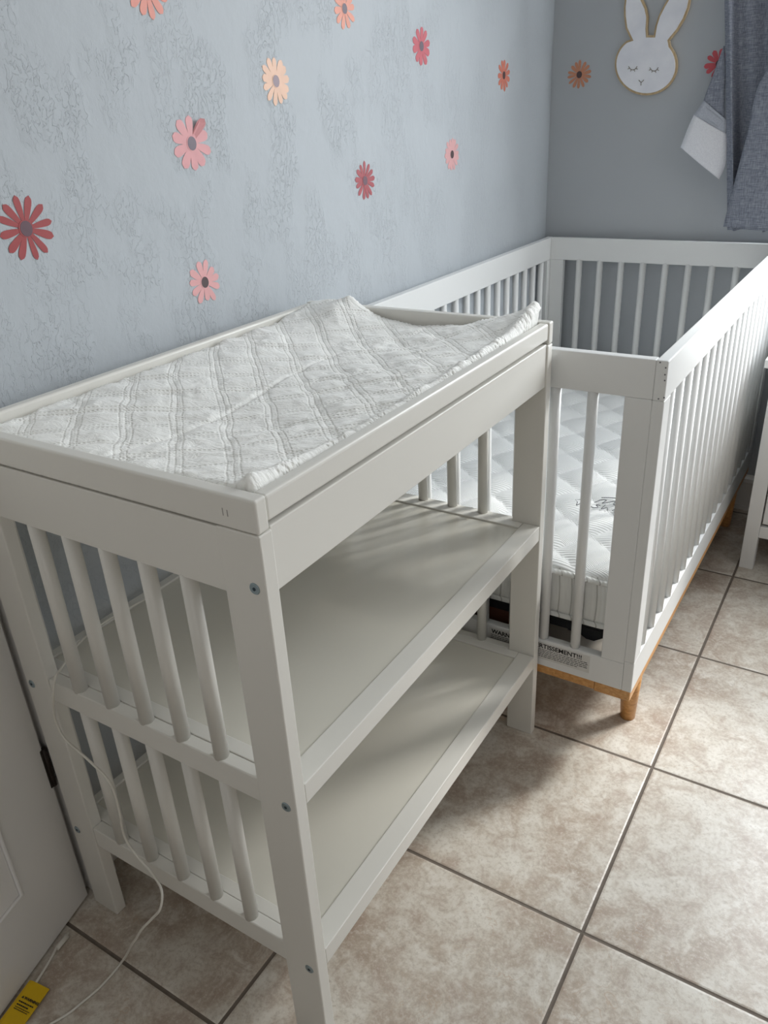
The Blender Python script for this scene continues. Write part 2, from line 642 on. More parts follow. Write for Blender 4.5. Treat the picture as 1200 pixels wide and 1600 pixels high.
for yy, sg in ((0.0, 1), (W_, -1)):
    ya, yb = (yy, yy + LT) if sg > 0 else (yy - LT, yy)
    for xa in (0.0, D_ - LW):
        leg = box('leg', mt, table, xa, xa + LW, ya, yb, 0.0, LZ, 0.0018)
        sx = xa + LW - 0.046 if xa == 0 else xa + LW - 0.0165
        for zz in (0.862, 0.530, 0.200):
            screw(leg, (0.0150 if xa == 0 else D_ - 0.0165), yy, zz, -sg)
    rec = 0.002 * sg
    box('end_apron', mt, table, LW, D_ - LW, min(yy + rec, yy + sg * 0.020), max(yy + rec, yy + sg * 0.020), 0.844, 0.928, 0.0015)
    for z0, z1 in ((0.513, 0.555), (0.184, 0.227)):
        box('end_rail', mt, table, LW, D_ - LW, min(yy + rec, yy + sg * 0.0225), max(yy + rec, yy + sg * 0.0225), z0, z1, 0.002)
    for k in range(5):
        xk = 0.128 + 0.0727 * k
        for z0, z1 in ((0.553, 0.846), (0.225, 0.515)):
            rod('dowel', mt, table, (xk, yy + sg * 0.0122, z0), (xk, yy + sg * 0.0122, z1), 0.0108)
box('front_apron', mt, table, D_ - 0.022, D_ - 0.003, LT, W_ - LT, 0.851, 0.9330, 0.0015)
box('back_apron', mt, table, 0.003, 0.022, LT, W_ - LT, 0.851, 0.9330, 0.0015)

for zt in (0.556, 0.227):
    sh = empty('shelf', (0, 0, 0), 0, '', '')
    del sh['label'], sh['category']
    sh.parent = table
    y0, y1 = 0.0228, W_ - 0.0228
    zb = zt - 0.034
    fl = 0.036
    box('shelf_front_rail', mt, sh, D_ - fl - 0.001, D_ - 0.001, y0, y1, zb, zt, 0.0015)
    box('shelf_back_rail', mt, sh, 0.002, 0.020, y0, y1, zb, zt, 0.0015)
    box('shelf_side_rail', mt, sh, 0.0205, D_ - fl - 0.0015, y0, y0 + 0.022, zb, zt, 0.0012)
    box('shelf_side_rail', mt, sh, 0.0205, D_ - fl - 0.0015, y1 - 0.022, y1, zb, zt, 0.0012)
    box('shelf_panel', M['shelf'], sh, 0.0205, D_ - fl - 0.0015, y0 + 0.0225, y1 - 0.0225, zt - 0.014, zt - 0.0035, 0.0008)

tray = empty('tray', (0, 0, 0), 0, '', '')
del tray['label'], tray['category']
tray.parent = table
TZ0 = H_ - 0.0407
RT = 0.019
box('tray_end_rail', mt, tray, 0.0, D_, 0.0, RT, TZ0, H_, 0.003, 3)
box('tray_end_rail', mt, tray, 0.0, D_, W_ - RT, W_, TZ0, H_, 0.003, 3)
box('tray_front_rail', mt, tray, D_ - RT - 0.001, D_ - 0.002, RT, W_ - RT, TZ0 + 0.0075, H_ - 0.0015, 0.004, 3)
box('tray_back_rail', mt, tray, 0.002, RT + 0.001, RT, W_ - RT, TZ0 + 0.0075, H_ - 0.0015, 0.004, 3)
box('tray_bottom', M['shelf'], tray, 0.0225, D_ - 0.0225, 0.0225, W_ - 0.0225, H_ - 0.064, H_ - 0.058, 0)

# the two faint nicks on the near tray corner
bm = bmesh.new()
add_box(bm, 0.505, 0.5062, -0.0003, 0.0006, H_ - 0.026, H_ - 0.017)
add_box(bm, 0.5115, 0.5127, -0.0003, 0.0006, H_ - 0.026, H_ - 0.018)
finish('paint_nick', bm, simple('pale_nick', srgb(170, 166, 160), 0.7), tray)


# ------------------------------------------------------------------ changing pad
def hsh(i, j, s=0):
    v = math.sin(i * 127.1 + j * 311.7 + s * 74.7) * 43758.5453
    return v - math.floor(v)


def vn(x, y, s=0):
    i, j = math.floor(x), math.floor(y)
    fx, fy = x - i, y - j
    fx = fx * fx * (3 - 2 * fx)
    fy = fy * fy * (3 - 2 * fy)
    a = hsh(i, j, s) * (1 - fx) + hsh(i + 1, j, s) * fx
    b = hsh(i, j + 1, s) * (1 - fx) + hsh(i + 1, j + 1, s) * fx
    return a * (1 - fy) + b * fy


def sm(a, b, x):
    t_ = min(1, max(0, (x - a) / (b - a)))
    return t_ * t_ * (3 - 2 * t_)


PX0, PX1, PY0, PY1 = 0.024, D_ - 0.024, 0.026, W_ - 0.026
NX, NY = 150, 240


def pad_z(s, q):
    """height above the tray rim for s across, q along (0..1)"""
    x = PX0 + s * (PX1 - PX0)
    y = PY0 + q * (PY1 - PY0)
    xv = 0.255 + 0.02 * math.sin(y * 9)
    # back slope, valley and gentle rise to the front
    if x < xv:
        u_ = (x - PX0) / (xv - PX0)
        z = -0.010 + (-0.020) * sm(0.0, 1.0, u_) * (sm(-0.05, 0.25, y - PY0))
    else:
        u_ = (x - xv) / (PX1 - xv)
        z = -0.010 - 0.020 * (sm(-0.05, 0.25, y - PY0)) + (0.024 * sm(0.15, 1.0, u_)) * (0.45 + 0.55 * q)
    z -= 0.006 * (1 - q)
    # turned-up far corners and far end
    z += 0.012 * sm(0.80, 1.0, q) * (0.55 + 0.45 * abs(2 * s - 1))
    z += 0.027 * sm(0.80, 1.0, q) * math.exp(-(abs(s - 0.20) / 0.10) ** 1.4)
    z += 0.022 * sm(0.86, 1.0, q) * math.exp(-((s - 1.0) / 0.14) ** 2)
    # rolled gathered edge on the front side
    e = (1 - s) * (PX1 - PX0)
    z += 0.009 * math.exp(-((e - 0.012) / 0.011) ** 2) * (0.75 + 0.6 * vn(y * 55, 0.3, 3))
    z += 0.006 * sm(0.75, 1, s) * sm(0.12, 0, q)
    return z


bm = bmesh.new()
rows = []
for i in range(NX + 1):
    row = []
    for j in range(NY + 1):
        s, q = i / NX, j / NY
        x = PX0 + s * (PX1 - PX0)
        y = PY0 + q * (PY1 - PY0)
        z = H_ + pad_z(s, q)
        a_ = (x + y) * 0.7071
        b_ = (x - y) * 0.7071
        puff = abs(math.sin(PI * a_ / 0.068 + PI / 2)) ** 0.7 * abs(math.sin(PI * b_ / 0.068 + PI / 2)) ** 0.7
        puff = (abs(math.cos(PI * (a_ / 0.068 - 0.5 + 0.5))) * abs(math.cos(PI * (b_ / 0.068)))) ** 0.6
        z += 0.0030 * puff
        z += 0.0038 * (vn(a_ * 20 + 2, b_ * 60, 1) - 0.5) * (0.5 + vn(x * 9, y * 9, 7))
        z += 0.0018 * (vn(a_ * 90, b_ * 34, 2) - 0.5)
        z += 0.0022 * (1 - abs(2 * vn(x * 60, y * 30, 5) - 1)) * sm(0.45, 0.6, vn(x * 12, y * 12, 9))
        # sharp crease along the valley
        xv = 0.255 + 0.02 * math.sin(y * 9)
        z -= 0.004 * math.exp(-((x - xv) / 0.004) ** 2) * sm(0.02, 0.08, y) * sm(0.75, 0.45, y)
        # gathers at the outline
        e = min(s * (PX1 - PX0), (1 - s) * (PX1 - PX0), q * (PY1 - PY0), (1 - q) * (PY1 - PY0))
        t_along = y if (s < 0.1 or s > 0.9) else x
        z += 0.0026 * math.sin(t_along * 2 * PI / 0.0095 + 9 * vn(t_along * 30, 1, 4)) * (0.3 + vn(t_along * 45, 3, 8)) * math.exp(-e / 0.009)
        z -= 0.009 * math.exp(-e / 0.0035)
        # the pad leans outwards over the far corners
        ox = 0.010 * sm(0.78, 1, q) * (s - 0.5)
        oy = 0.012 * sm(0.80, 1, q) * math.exp(-((s - 0.03) / 0.2) ** 2) + 0.010 * sm(0.85, 1, q) * math.exp(-((s - 1) / 0.16) ** 2)
        row.append(bm.verts.new((x + ox, y + oy, z)))
    rows.append(row)
for i in range(NX):
    for j in range(NY):
        bm.faces.new((rows[i][j], rows[i + 1][j], rows[i + 1][j + 1], rows[i][j + 1]))
# sides down into the tray, following the outline
loop = [rows[i][0] for i in range(NX + 1)] + [rows[NX][j] for j in range(1, NY + 1)] + [rows[i][NY] for i in range(NX - 1, -1, -1)] + [rows[0][j] for j in range(NY - 1, 0, -1)]
zb = H_ - 0.0575
mid, low = [], []
cx, cy = (PX0 + PX1) / 2, (PY0 + PY1) / 2
for k, v_ in enumerate(loop):
    xx = min(PX1, max(PX0, v_.co.x))
    yy = min(PY1, max(PY0, v_.co.y))
    zz = v_.co.z
    mid.append(bm.verts.new((xx + (0.0025 if v_.co.x > cx else -0.0025) * 0.6, v_.co.y, max(zb + 0.004, zz - 0.007))))
    low.append(bm.verts.new((xx, yy, zb)))
n = len(loop)
for k in range(n):
    k2 = (k + 1) % n
    bm.faces.new((loop[k], loop[k2], mid[k2], mid[k]))
    bm.faces.new((mid[k], mid[k2], low[k2], low[k]))
bm.faces.new(low)
pad = finish('changing_pad', bm, M['pad'], None, True)
pad.location = torg
pad.rotation_euler = (0, 0, TA)
tag(pad, 'white quilted contoured changing pad lying in the tray of the changing table', 'changing pad')

# ------------------------------------------------------------------ crib
CA = R(0.4377)
CW, CL, CH = 0.7747, 1.385, 0.9141
CXR, CY0 = 0.8082, 0.8627
corg = Vector((CXR - CW * math.cos(CA), CY0 - CW * math.sin(CA), 0))
crib = empty('baby_crib', corg, CA, 'white slatted baby crib on a honey wood base in the corner', 'crib')
mc = M['crib']
TH = 0.0215
RZ = 0.8399          # underside of the top rails
BZ0, BZ1 = 0.179, 0.250
# end panels (near y = 0, far y = CL) fit between the side panels
for yy, sg in ((0.0, 1), (CL, -1)):
    ya, yb = (yy, yy + TH) if sg > 0 else (yy - TH, yy)
    box('end_top_rail', mc, crib, TH, CW - TH, ya, yb, RZ, CH, 0.002)
    br = box('end_bottom_rail', mc, crib, TH, CW - TH, ya, yb, BZ0, BZ1, 0.002)
    for xa, xb in ((TH, TH + 0.048), (CW - TH - 0.050, CW - TH)):
        box('end_post', mc, crib, xa, xb, ya, yb, BZ1, RZ, 0.0015)
    for k in range(8):
        xk = 0.125 + 0.0737 * k
        rod('spindle', mc, crib, (xk, (ya + yb) / 2 + 0.001 * sg, BZ1 - 0.004), (xk, (ya + yb) / 2 + 0.001 * sg, RZ + 0.004), 0.0108)
# side panels
for xx, sg in ((0.0, 1), (CW, -1)):
    xa, xb = (xx, xx + TH) if sg > 0 else (xx - TH, xx)
    tr = box('side_top_rail', mc, crib, xa, xb, 0.0, CL, RZ, CH, 0.002)
    box('side_bottom_rail', mc, crib, xa, xb, 0.0, CL, BZ0, BZ1 + 0.008, 0.002)
    for y0, y1 in ((0.0, 0.046), (CL - 0.046, CL)):
        box('side_post', mc, crib, xa, xb, y0, y1, BZ1 + 0.008, RZ, 0.0015)
    for k in range(18):
        yk = 0.082 + 0.0718 * k
        rod('spindle', mc, crib, ((xa + xb) / 2, yk, BZ1 + 0.004), ((xa + xb) / 2, yk, RZ + 0.004), 0.0102)
    if sg < 0:
        for (px, pz) in ((0.7600, 0.9105), (0.7705, 0.9020), (0.7705, 0.8895), (0.7712, 0.8790), (0.7735, 0.8475), (0.7640, 0.8440)):
            s = rod('paint_chip', M['chip'], tr, (px, 0.0002, pz), (px, -0.0004, pz), 0.0017, 0.0013, 7)
            s['label'] = 'small dark chip in the white paint'
# wooden base
box('base_rail', M['wood'], crib, 0.004, CW - 0.082, 0.003, 0.045, 0.156, 0.179, 0.0015)
box('base_rail', M['wood'], crib, 0.004, CW - 0.082, CL - 0.045, CL - 0.003, 0.156, 0.179, 0.0015)
box('base_rail', M['wood'], crib, CW - 0.0815, CW - 0.002, 0.002, CL - 0.002, 0.153, 0.179, 0.002)
box('base_rail', M['wood'], crib, 0.004, 0.07, 0.0455, CL - 0.0455, 0.156, 0.179, 0.0015)
for fx in (0.055, CW - 0.050):
    for fy in (0.135, CL - 0.135):
        bm = bmesh.new()
        sx_ = -1 if fx > 0.3 else 1
        add_rod(bm, (fx + (0.018 if fx > 0.3 else 0), fy, 0.0), (fx + (0.016 if fx > 0.3 else 0), fy, 0.157), 0.0172, 0.026, 28)
        finish('leg', bm, M['wood'], crib)
# mattress support: black sling on a metal frame and the board below it
sup = bmesh.new()
random.seed(4)
add_box(sup, 0.05, CW - 0.045, 0.045, CL - 0.05, 0.283, 0.2935, 0.002)
for yy in (0.05, CL - 0.06):
    add_box(sup, 0.05, CW - 0.045, yy, yy + 0.01, 0.262, 0.284, 0.002)
# strap tabs hanging from the corner
add_prism(sup, [(0.600, 0.044, 0.284), (0.708, 0.044, 0.284), (0.708, 0.044, 0.262), (0.692, 0.044, 0.268), (0.672, 0.044, 0.254), (0.655, 0.044, 0.254), (0.640, 0.044, 0.262), (0.612, 0.044, 0.264)], (0, 0.004, 0))
s = finish('mattress_support', sup, M['black'], crib)
s['label'] = 'black sling frame under the mattress'
box('support_bar', M['brown'], crib, 0.33, 0.462, 0.055, 0.075, 0.200, 0.262, 0.002)
box('base_panel', M['back_panel'], crib, 0.025, CW - 0.025, 0.025, CL - 0.025, 0.181, 0.190, 0.001)


# warning labels on the near bottom rail
def crib_front(x, z, y=-0.0006):
    return Matrix.Translation((x, y, z)) @ Matrix.Rotation(PI / 2, 4, 'X')


def small_lines(name, parent, x0, x1, z0, z1, rows_, seed, y=-0.0007):
    random.seed(seed)
    bm = bmesh.new()
    dz = (z1 - z0) / rows_
    for r_ in range(rows_):
        x = x0
        zc = z1 - dz * (r_ + 0.5)
        end = x1 if r_ < rows_ - 1 else x0 + (x1 - x0) * 0.85
        while x < end - 0.003:
            w2 = min(end - x, random.uniform(0.003, 0.009))
            add_box(bm, x, x + w2, y - 0.0001, y + 0.0003, zc - dz * 0.14, zc + dz * 0.14)
            x += w2 + 0.0016
    return finish(name, bm, M['ink'], parent)


lab = box('warning_label', M['label'], crib, 0.535, 0.680, -0.0004, 0.0004, 0.198, 0.243, 0)
lab['label'] = 'white sticker printed AVERTISSEMENT in black'
text_mesh('label_text', 'AVERTISSEMENT!!!', 0.0158, M['ink'], lab, crib_front(0.534, 0.2285), 0.0003)
small_lines('label_lines', lab, 0.540, 0.677, 0.203, 0.226, 5, 3)
lab = box('warning_label', M['label'], crib, 0.438, 0.532, -0.0004, 0.0004, 0.198, 0.243, 0)
lab['label'] = 'white sticker printed WARNING in black'
text_mesh('label_text', 'WARNING!!!', 0.0150, M['ink'], lab, crib_front(0.444, 0.2285), 0.0005)
small_lines('label_lines', lab, 0.442, 0.528, 0.203, 0.226, 5, 5)

# ------------------------------------------------------------------ crib mattress
MX0, MX1, MY0, MY1 = 0.040, CW - 0.040, 0.036, CL - 0.040
MZ0, MZ1 = 0.296, 0.424
MR = 0.055
bm = bmesh.new()
NX2, NY2 = 120, 220


def round_map(x, y, x0, x1, y0, y1, r):
    for cx_, sx_ in ((x0 + r, -1), (x1 - r, 1)):
        for cy_, sy_ in ((y0 + r, -1), (y1 - r, 1)):
            a_ = (x - cx_) * sx_
            b_ = (y - cy_) * sy_
            if a_ > 0 and b_ > 0:
                k_ = max(a_, b_) / math.hypot(a_, b_)
                return cx_ + sx_ * a_ * k_, cy_ + sy_ * b_ * k_
    return x, y


rows = []
for i in range(NX2 + 1):
    row = []
    for j in range(NY2 + 1):
        x = MX0 + (MX1 - MX0) * i / NX2
        y = MY0 + (MY1 - MY0) * j / NY2
        e = min(x - MX0, MX1 - x, y - MY0, MY1 - y)
        xx, yy = round_map(x, y, MX0, MX1, MY0, MY1, MR)
        a_ = x * 0.62 + y * 0.78
        b_ = x * 0.86 - y * 0.50
        puff = (abs(math.sin(PI * a_ / 0.105)) * abs(math.sin(PI * b_ / 0.105))) ** 0.45
        z = MZ1 + 0.014 * puff - 0.012 * math.exp(-e / 0.012) + 0.002 * vn(x * 14, y * 14, 2)
        row.append(bm.verts.new((xx, yy, z)))
    rows.append(row)
for i in range(NX2):
    for j in range(NY2):
        f = bm.faces.new((rows[i][j], rows[i + 1][j], rows[i + 1][j + 1], rows[i][j + 1]))
        f.smooth = True
loop = [rows[i][0] for i in range(NX2 + 1)] + [rows[NX2][j] for j in range(1, NY2 + 1)] + [rows[i][NY2] for i in range(NX2 - 1, -1, -1)] + [rows[0][j] for j in range(NY2 - 1, 0, -1)]
mcx, mcy = (MX0 + MX1) / 2, (MY0 + MY1) / 2
prev = loop
nl = len(loop)
for (off, zz) in ((0.001, MZ1 - 0.020), (0.0035, MZ1 - 0.045), (0.004, MZ1 - 0.075), (0.002, MZ1 - 0.105), (-0.004, MZ0)):
    cur = []
    for k in range(nl):
        a_, b_ = loop[k - 1].co, loop[(k + 1) % nl].co
        d = Vector((b_.x - a_.x, b_.y - a_.y, 0))
        nrm = Vector((d.y, -d.x, 0)).normalized()
        cur.append(bm.verts.new((loop[k].co.x + nrm.x * off, loop[k].co.y + nrm.y * off, zz)))
    for k in range(nl):
        k2 = (k + 1) % nl
        f = bm.faces.new((prev[k], prev[k2], cur[k2], cur[k]))
        f.smooth = True
        f.material_index = 1
    prev = cur
bm.faces.new(prev)
top_outline = [v_.co.copy() for v_ in loop]
mat_o = finish('crib_mattress', bm, [M['mattress'], M['mattress_side']])
mat_o.location = corg
mat_o.rotation_euler = (0, 0, CA)
tag(mat_o, 'white ribbed knit crib mattress with diamond quilting inside the crib', 'mattress')
for zz, rr, off in ((MZ1 - 0.010, 0.0068, 0.003), (MZ0 + 0.008, 0.0060, 0.002)):
    bm = bmesh.new()
    pts = []
    for k in range(0, nl, 2):
        a_, b_ = top_outline[k - 1], top_outline[(k + 1) % nl]
        d = Vector((b_.x - a_.x, b_.y - a_.y, 0))
        nrm = Vector((d.y, -d.x, 0)).normalized()
        pts.append(Vector((top_outline[k].x + nrm.x * off, top_outline[k].y + nrm.y * off, zz + 0.001 * vn(k * 0.2, 0))))
    pts.append(pts[0])
    add_tube(bm, pts, rr, 10)
    finish('piping', bm, M['mattress_side'], mat_o, True)
# embroidered mark: a leaf shape and a scrawled word
bm = bmesh.new()
LZ_ = MZ1 + 0.0140


def curve2(pts, closed=False):
    p = catmull([(a_, b_, LZ_) for a_, b_ in pts], 6)
    add_tube(bm, p, 0.0011, 5)


# star leaf
curve2([(0.508, 0.345), (0.520, 0.352), (0.530, 0.372), (0.533, 0.350), (0.548, 0.340), (0.530, 0.336), (0.522, 0.318), (0.518, 0.334), (0.508, 0.345)])
# scrawl, two lines
ox_, oy_ = 0.562, 0.352
curve2([(ox_ - .006, oy_), (ox_ + .004, oy_ + .02), (ox_ + .016, oy_ + .024), (ox_ + .012, oy_ + .004), (ox_ + .024, oy_ + .016), (ox_ + .036, oy_ + .028), (ox_ + .04, oy_ + .008), (ox_ + .054, oy_ + .02), (ox_ + .066, oy_ + .03), (ox_ + .07, oy_ + .01), (ox_ + .088, oy_ + .024)])
curve2([(ox_, oy_ + .034), (ox_ + .03, oy_ + .046), (ox_ + .06, oy_ + .048), (ox_ + .095, oy_ + .040)])
ty_ = oy_ - 0.028
curve2([(ox_ + .012, ty_ + .018), (ox_ + .002, ty_ + .016), (ox_ + .010, ty_ + .006), (ox_ + .002, ty_ - .002), (ox_ - .006, ty_ + .002)])
curve2([(ox_ + .022, ty_ + .026), (ox_ + .020, ty_ + .0), (ox_ + .030, ty_ + .013), (ox_ + .036, ty_ + .0)])
curve2([(ox_ + .046, ty_ + .004), (ox_ + .054, ty_ + .014), (ox_ + .058, ty_ + .002), (ox_ + .066, ty_ + .012), (ox_ + .074, ty_ + .002), (ox_ + .086, ty_ + .012)])
s = finish('embroidered_mark', bm, M['logo'], mat_o)
s['label'] = 'small grey embroidered script mark'


# ------------------------------------------------------------------ flower decals
def petal_outline(r_in, r_out, w, n=10):
    """points of one petal pointing along +u, from its base"""
    up, dn = [], []
    for k in range(n + 1):
        s = k / n
        rr = r_in + (r_out - r_in) * s
        ww = w * (0.40 + 0.60 * math.sin(min(1, s * 1.25) * PI / 2)) if s < 0.72 else w * math.sqrt(max(0, 1 - ((s - 0.72) / 0.28) ** 2))
        up.append((rr, ww))
        dn.append((rr, -ww))
    return up + dn[::-1][1:]


decal_mats = {}


def dmat(name, rgb):
    if name not in decal_mats:
        decal_mats[name] = simple(name, srgb(*rgb), 0.5)
    return decal_mats[name]


def flower(wall, a, z, r, npet, rgb, crgb, label, mname, wfac=1.0, spin=0.0, seed=0, peel=None, irregular=0.10):
    """wall 'left': a = y on x=0; wall 'back': a = x on y=YB"""
    random.seed(seed)
    root = empty('flower_decal', (0.0, a, z) if wall == 'left' else (a, YB, z), 0, label, 'wall decal', 'flower decals on the walls')
    if wall == 'left':
        P = lambda u, v, h: Vector((h, u, v))
    else:
        P = lambda u, v, h: Vector((u, -h, v))
    m = dmat(mname, rgb)
    for k in range(npet):
        th = spin + 2 * PI * k / npet + random.uniform(-0.06, 0.06)
        ro = r * (1 - irregular * random.random())
        w_ = wfac * r * PI * 0.50 / npet * random.uniform(0.88, 1.12)
        pts = petal_outline(r * 0.18, ro, w_)
        bm = bmesh.new()
        th2 = th
        tp = [(p * math.cos(th2) - q * math.sin(th2), p * math.sin(th2) + q * math.cos(th2), p) for p, q in pts]
        if peel is not None and k == peel:
            add_prism(bm, [P(u, v, 0.0006 + 0.010 * max(0, (p / r - 0.35)) ** 1.5 * 1.8) for u, v, p in tp], P(0, 0, 0.0004))
        else:
            add_prism(bm, [P(u, v, 0.0003 + 0.00002 * k) for u, v, p in tp], P(0, 0, 0.0004))
        pe = finish('petal', bm, m, root)
        if peel is not None and k == peel:
            pe['label'] = 'petal peeling away from the wall'
    bm = bmesh.new()
    add_prism(bm, [P(0.27 * r * math.cos(2 * PI * k / 24), 0.27 * r * math.sin(2 * PI * k / 24), 0.0009) for k in range(24)], P(0, 0, 0.0003))
    finish('flower_disc', bm, m, root)
    bm = bmesh.new()
    add_prism(bm, [P(0.215 * r * math.cos(2 * PI * k / 24), 0.235 * r * math.sin(2 * PI * k / 24), 0.0012) for k in range(24)], P(0, 0, 0.0003))
    finish('flower_center', bm, dmat('center_%d_%d_%d' % crgb, crgb), root)
    return root


GR = (112, 100, 112)
BR = (84, 66, 68)
flower('left', 0.541, 1.526, 0.0470, 11, (232, 146, 128), GR, 'coral flower decal cut off by the top edge, above the pink one', 'coral_vinyl', 1.1, 0.30, 1)
flower('left', 1.098, 1.531, 0.0420, 10, (236, 160, 138), GR, 'peach coral flower decal at the top middle of the left wall', 'peach_coral_vinyl', 1.05, 0.1, 2)
flower('left', 1.421, 1.472, 0.0460, 10, (206, 106, 116), GR, 'rose red flower decal high on the left wall, between peach and orange ones', 'rose_vinyl', 1.1, 0.25, 3)
flower('left', 1.902, 1.413, 0.0440, 11, (214, 128, 108), BR, 'orange coral flower decal on the left wall nearest the corner', 'orange_coral_vinyl', 1.05, 0.28, 4)
flower('left', 0.846, 1.394, 0.0455, 13, (240, 196, 168), (150, 130, 140), 'pale apricot flower decal with many petals on the left wall', 'apricot_vinyl', 1.25, 0.1, 5)
flower('left', 0.593, 1.295, 0.0490, 10, (228, 160, 162), (112, 96, 108), 'pink flower decal with one upper petal peeling off the wall', 'pink_vinyl', 1.15, 0.30, 6, peel=1)
flower('left', 1.140, 1.188, 0.0435, 13, (176, 86, 92), (116, 86, 98), 'deep rose flower decal with thirteen petals below the rose red one', 'deep_rose_vinyl', 1.05, 0.1, 7)
flower('left', 1.575, 1.219, 0.0435, 14, (228, 176, 176), BR, 'faded pale pink flower decal above the crib rail', 'pale_pink_vinyl', 1.35, 0.1, 8)
flower('left', 0.225, 1.197, 0.0480, 12, (170, 72, 74), (106, 78, 88), 'large dark red flower decal at the left edge', 'dark_red_vinyl', 0.92, 0.12, 9, irregular=0.05)
flower('left', 0.575, 1.055, 0.0435, 11, (236, 176, 176), BR, 'light pink flower decal just above the changing table', 'light_pink_vinyl', 1.05, 0.14, 10, irregular=0.2)
flower('back', 0.095, 1.412, 0.0430, 14, (204, 140, 108), BR, 'orange tan flower decal on the back wall left of the rabbit', 'tan_orange_vinyl', 1.0, 0.2, 11)
flower('back', 0.525, 1.413, 0.0430, 11, (206, 84, 92), BR, 'red flower decal on the back wall half hidden by the curtain', 'red_vinyl', 1.1, 0.35, 12)


# ------------------------------------------------------------------ rabbit sign
def back_pt(px, py):
    """pixel of the photograph laid out on the plane of the back wall (used once to write the outline)"""
    Rm = cam.matrix_world.to_3x3()
    d = Rm @ Vector(((px - 600) / F_PX, -(py - 800) / F_PX, -1))
    s = (YB - CAM.y) / d.y
    p = CAM + d * s
    return p.x, p.z


C3 = lambda a_, b_: back_pt(840 + a_ / 3.3333, b_ / 3.3333)
outer = [(580, 184), (578, 150), (582, 90), (572, 40), (548, -10), (522, -55), (498, -75), (476, -55), (461, -10), (455, 40), (456, 90), (464, 150), (490, 206)]
import_head = []
hc, hr = (570, 338), 163
a0 = math.atan2(206 - 338, 490 - 570)
a1 = math.atan2(212 - 338, 692 - 570)
for k in range(1, 40):
    th = a0 - (a0 + 2 * PI - a1) * k / 40
    import_head.append((hc[0] + hr * math.cos(th), hc[1] + (hr - 4) * math.sin(th)))
right_ear = [(692, 212), (735, 160), (770, 100), (792, 45), (802, -5), (800, -55), (785, -95), (760, -105), (728, -75), (695, -25), (662, 30), (634, 85), (618, 135), (610, 184)]
outline = outer + import_head + right_ear
pts = [C3(*p) for p in outline]
cxs = sum(p[0] for p in pts) / len(pts)


def inset(poly, d):
    out = []
    n_ = len(poly)
    area2 = sum(poly[i][0] * poly[(i + 1) % n_][1] - poly[(i + 1) % n_][0] * poly[i][1] for i in range(n_))
    sg = 1 if area2 > 0 else -1
    for i in range(n_):
        a_, b_, c_ = Vector(poly[i - 1]), Vector(poly[i]), Vector(poly[(i + 1) % n_])
        e1, e2 = (b_ - a_).normalized(), (c_ - b_).normalized()
        n1 = Vector((-e1.y, e1.x)) * sg
        n2 = Vector((-e2.y, e2.x)) * sg
        nn = (n1 + n2)
        nn = nn / max(0.5, nn.length_squared / 2)
        out.append((b_.x + nn.x * d, b_.y + nn.y * d))
    return out


SGX, SGZ = C3(570, 338)
sign = empty('rabbit_wall_sign', (SGX, YB, SGZ), 0, 'white wooden rabbit head wall sign with closed eyes and tan edge', 'wall sign')
bm = bmesh.new()
add_prism(bm, [(p - SGX, -0.002, q - SGZ) for p, q in pts], (0, -0.008, 0))
finish('sign_backing', bm, M['plywood'], sign)
bm = bmesh.new()
add_prism(bm, [(p - SGX, -0.0102, q - SGZ) for p, q in inset(pts, 0.0062)], (0, -0.003, 0))
finish('sign_face', bm, M['sign'], sign)


def sgp(a_, b_):
    p, q = C3(a_, b_)
    return (p - SGX, -0.0140, q - SGZ)


for (ex, ey) in ((503, 352), (613, 358)):
    bm = bmesh.new()
    add_tube(bm, catmull([sgp(ex - 22, ey - 6), sgp(ex - 12, ey + 8), sgp(ex, ey + 12), sgp(ex + 12, ey + 8), sgp(ex + 22, ey - 6)], 5), 0.0011, 6)
    for (ax_, ay_, bx_, by_) in ((-16, 3, -26, 8), (-7, 10, -12, 20), (6, 11, 10, 21), (15, 4, 25, 9)):
        add_tube(bm, [Vector(sgp(ex + ax_, ey + ay_)), Vector(sgp(ex + bx_, ey + by_))], 0.0010, 6)
    finish('closed_eye', bm, M['sign_line'], sign)
bm = bmesh.new()
add_tube(bm, [Vector(sgp(534, 418)), Vector(sgp(546, 430)), Vector(sgp(545, 445))], 0.0011, 6)
add_tube(bm, [Vector(sgp(560, 417)), Vector(sgp(546, 430))], 0.0011, 6)
finish('nose', bm, M['sign_line'], sign)

# ------------------------------------------------------------------ curtain and rod
rodm = bmesh.new()
add_rod(rodm, (0.42, YB - 0.085, 2.235), (2.12, YB - 0.085, 2.235), 0.010, None, 16)
for xx in (0.40, 2.12):
    add_rod(rodm, (xx, YB - 0.085, 2.235), (xx + 0.02, YB - 0.085, 2.235), 0.017, None, 16)
for xx in (0.50, 2.05):
    add_rod(rodm, (xx, YB, 2.235), (xx, YB - 0.085, 2.235), 0.006, None, 10)
tag(finish('curtain_rod', rodm, M['rod']), 'white curtain rod above the window at the back wall', 'curtain rod')

YC = YB - 0.075
curt = empty('curtain', (0.6, YC, 0.955), 0, 'grey woven curtain hanging in folds at the right beside the rabbit', 'curtain')
bm = bmesh.new()
NU, NV = 150, 60
Z0c, Z1c = 0.957, 2.222


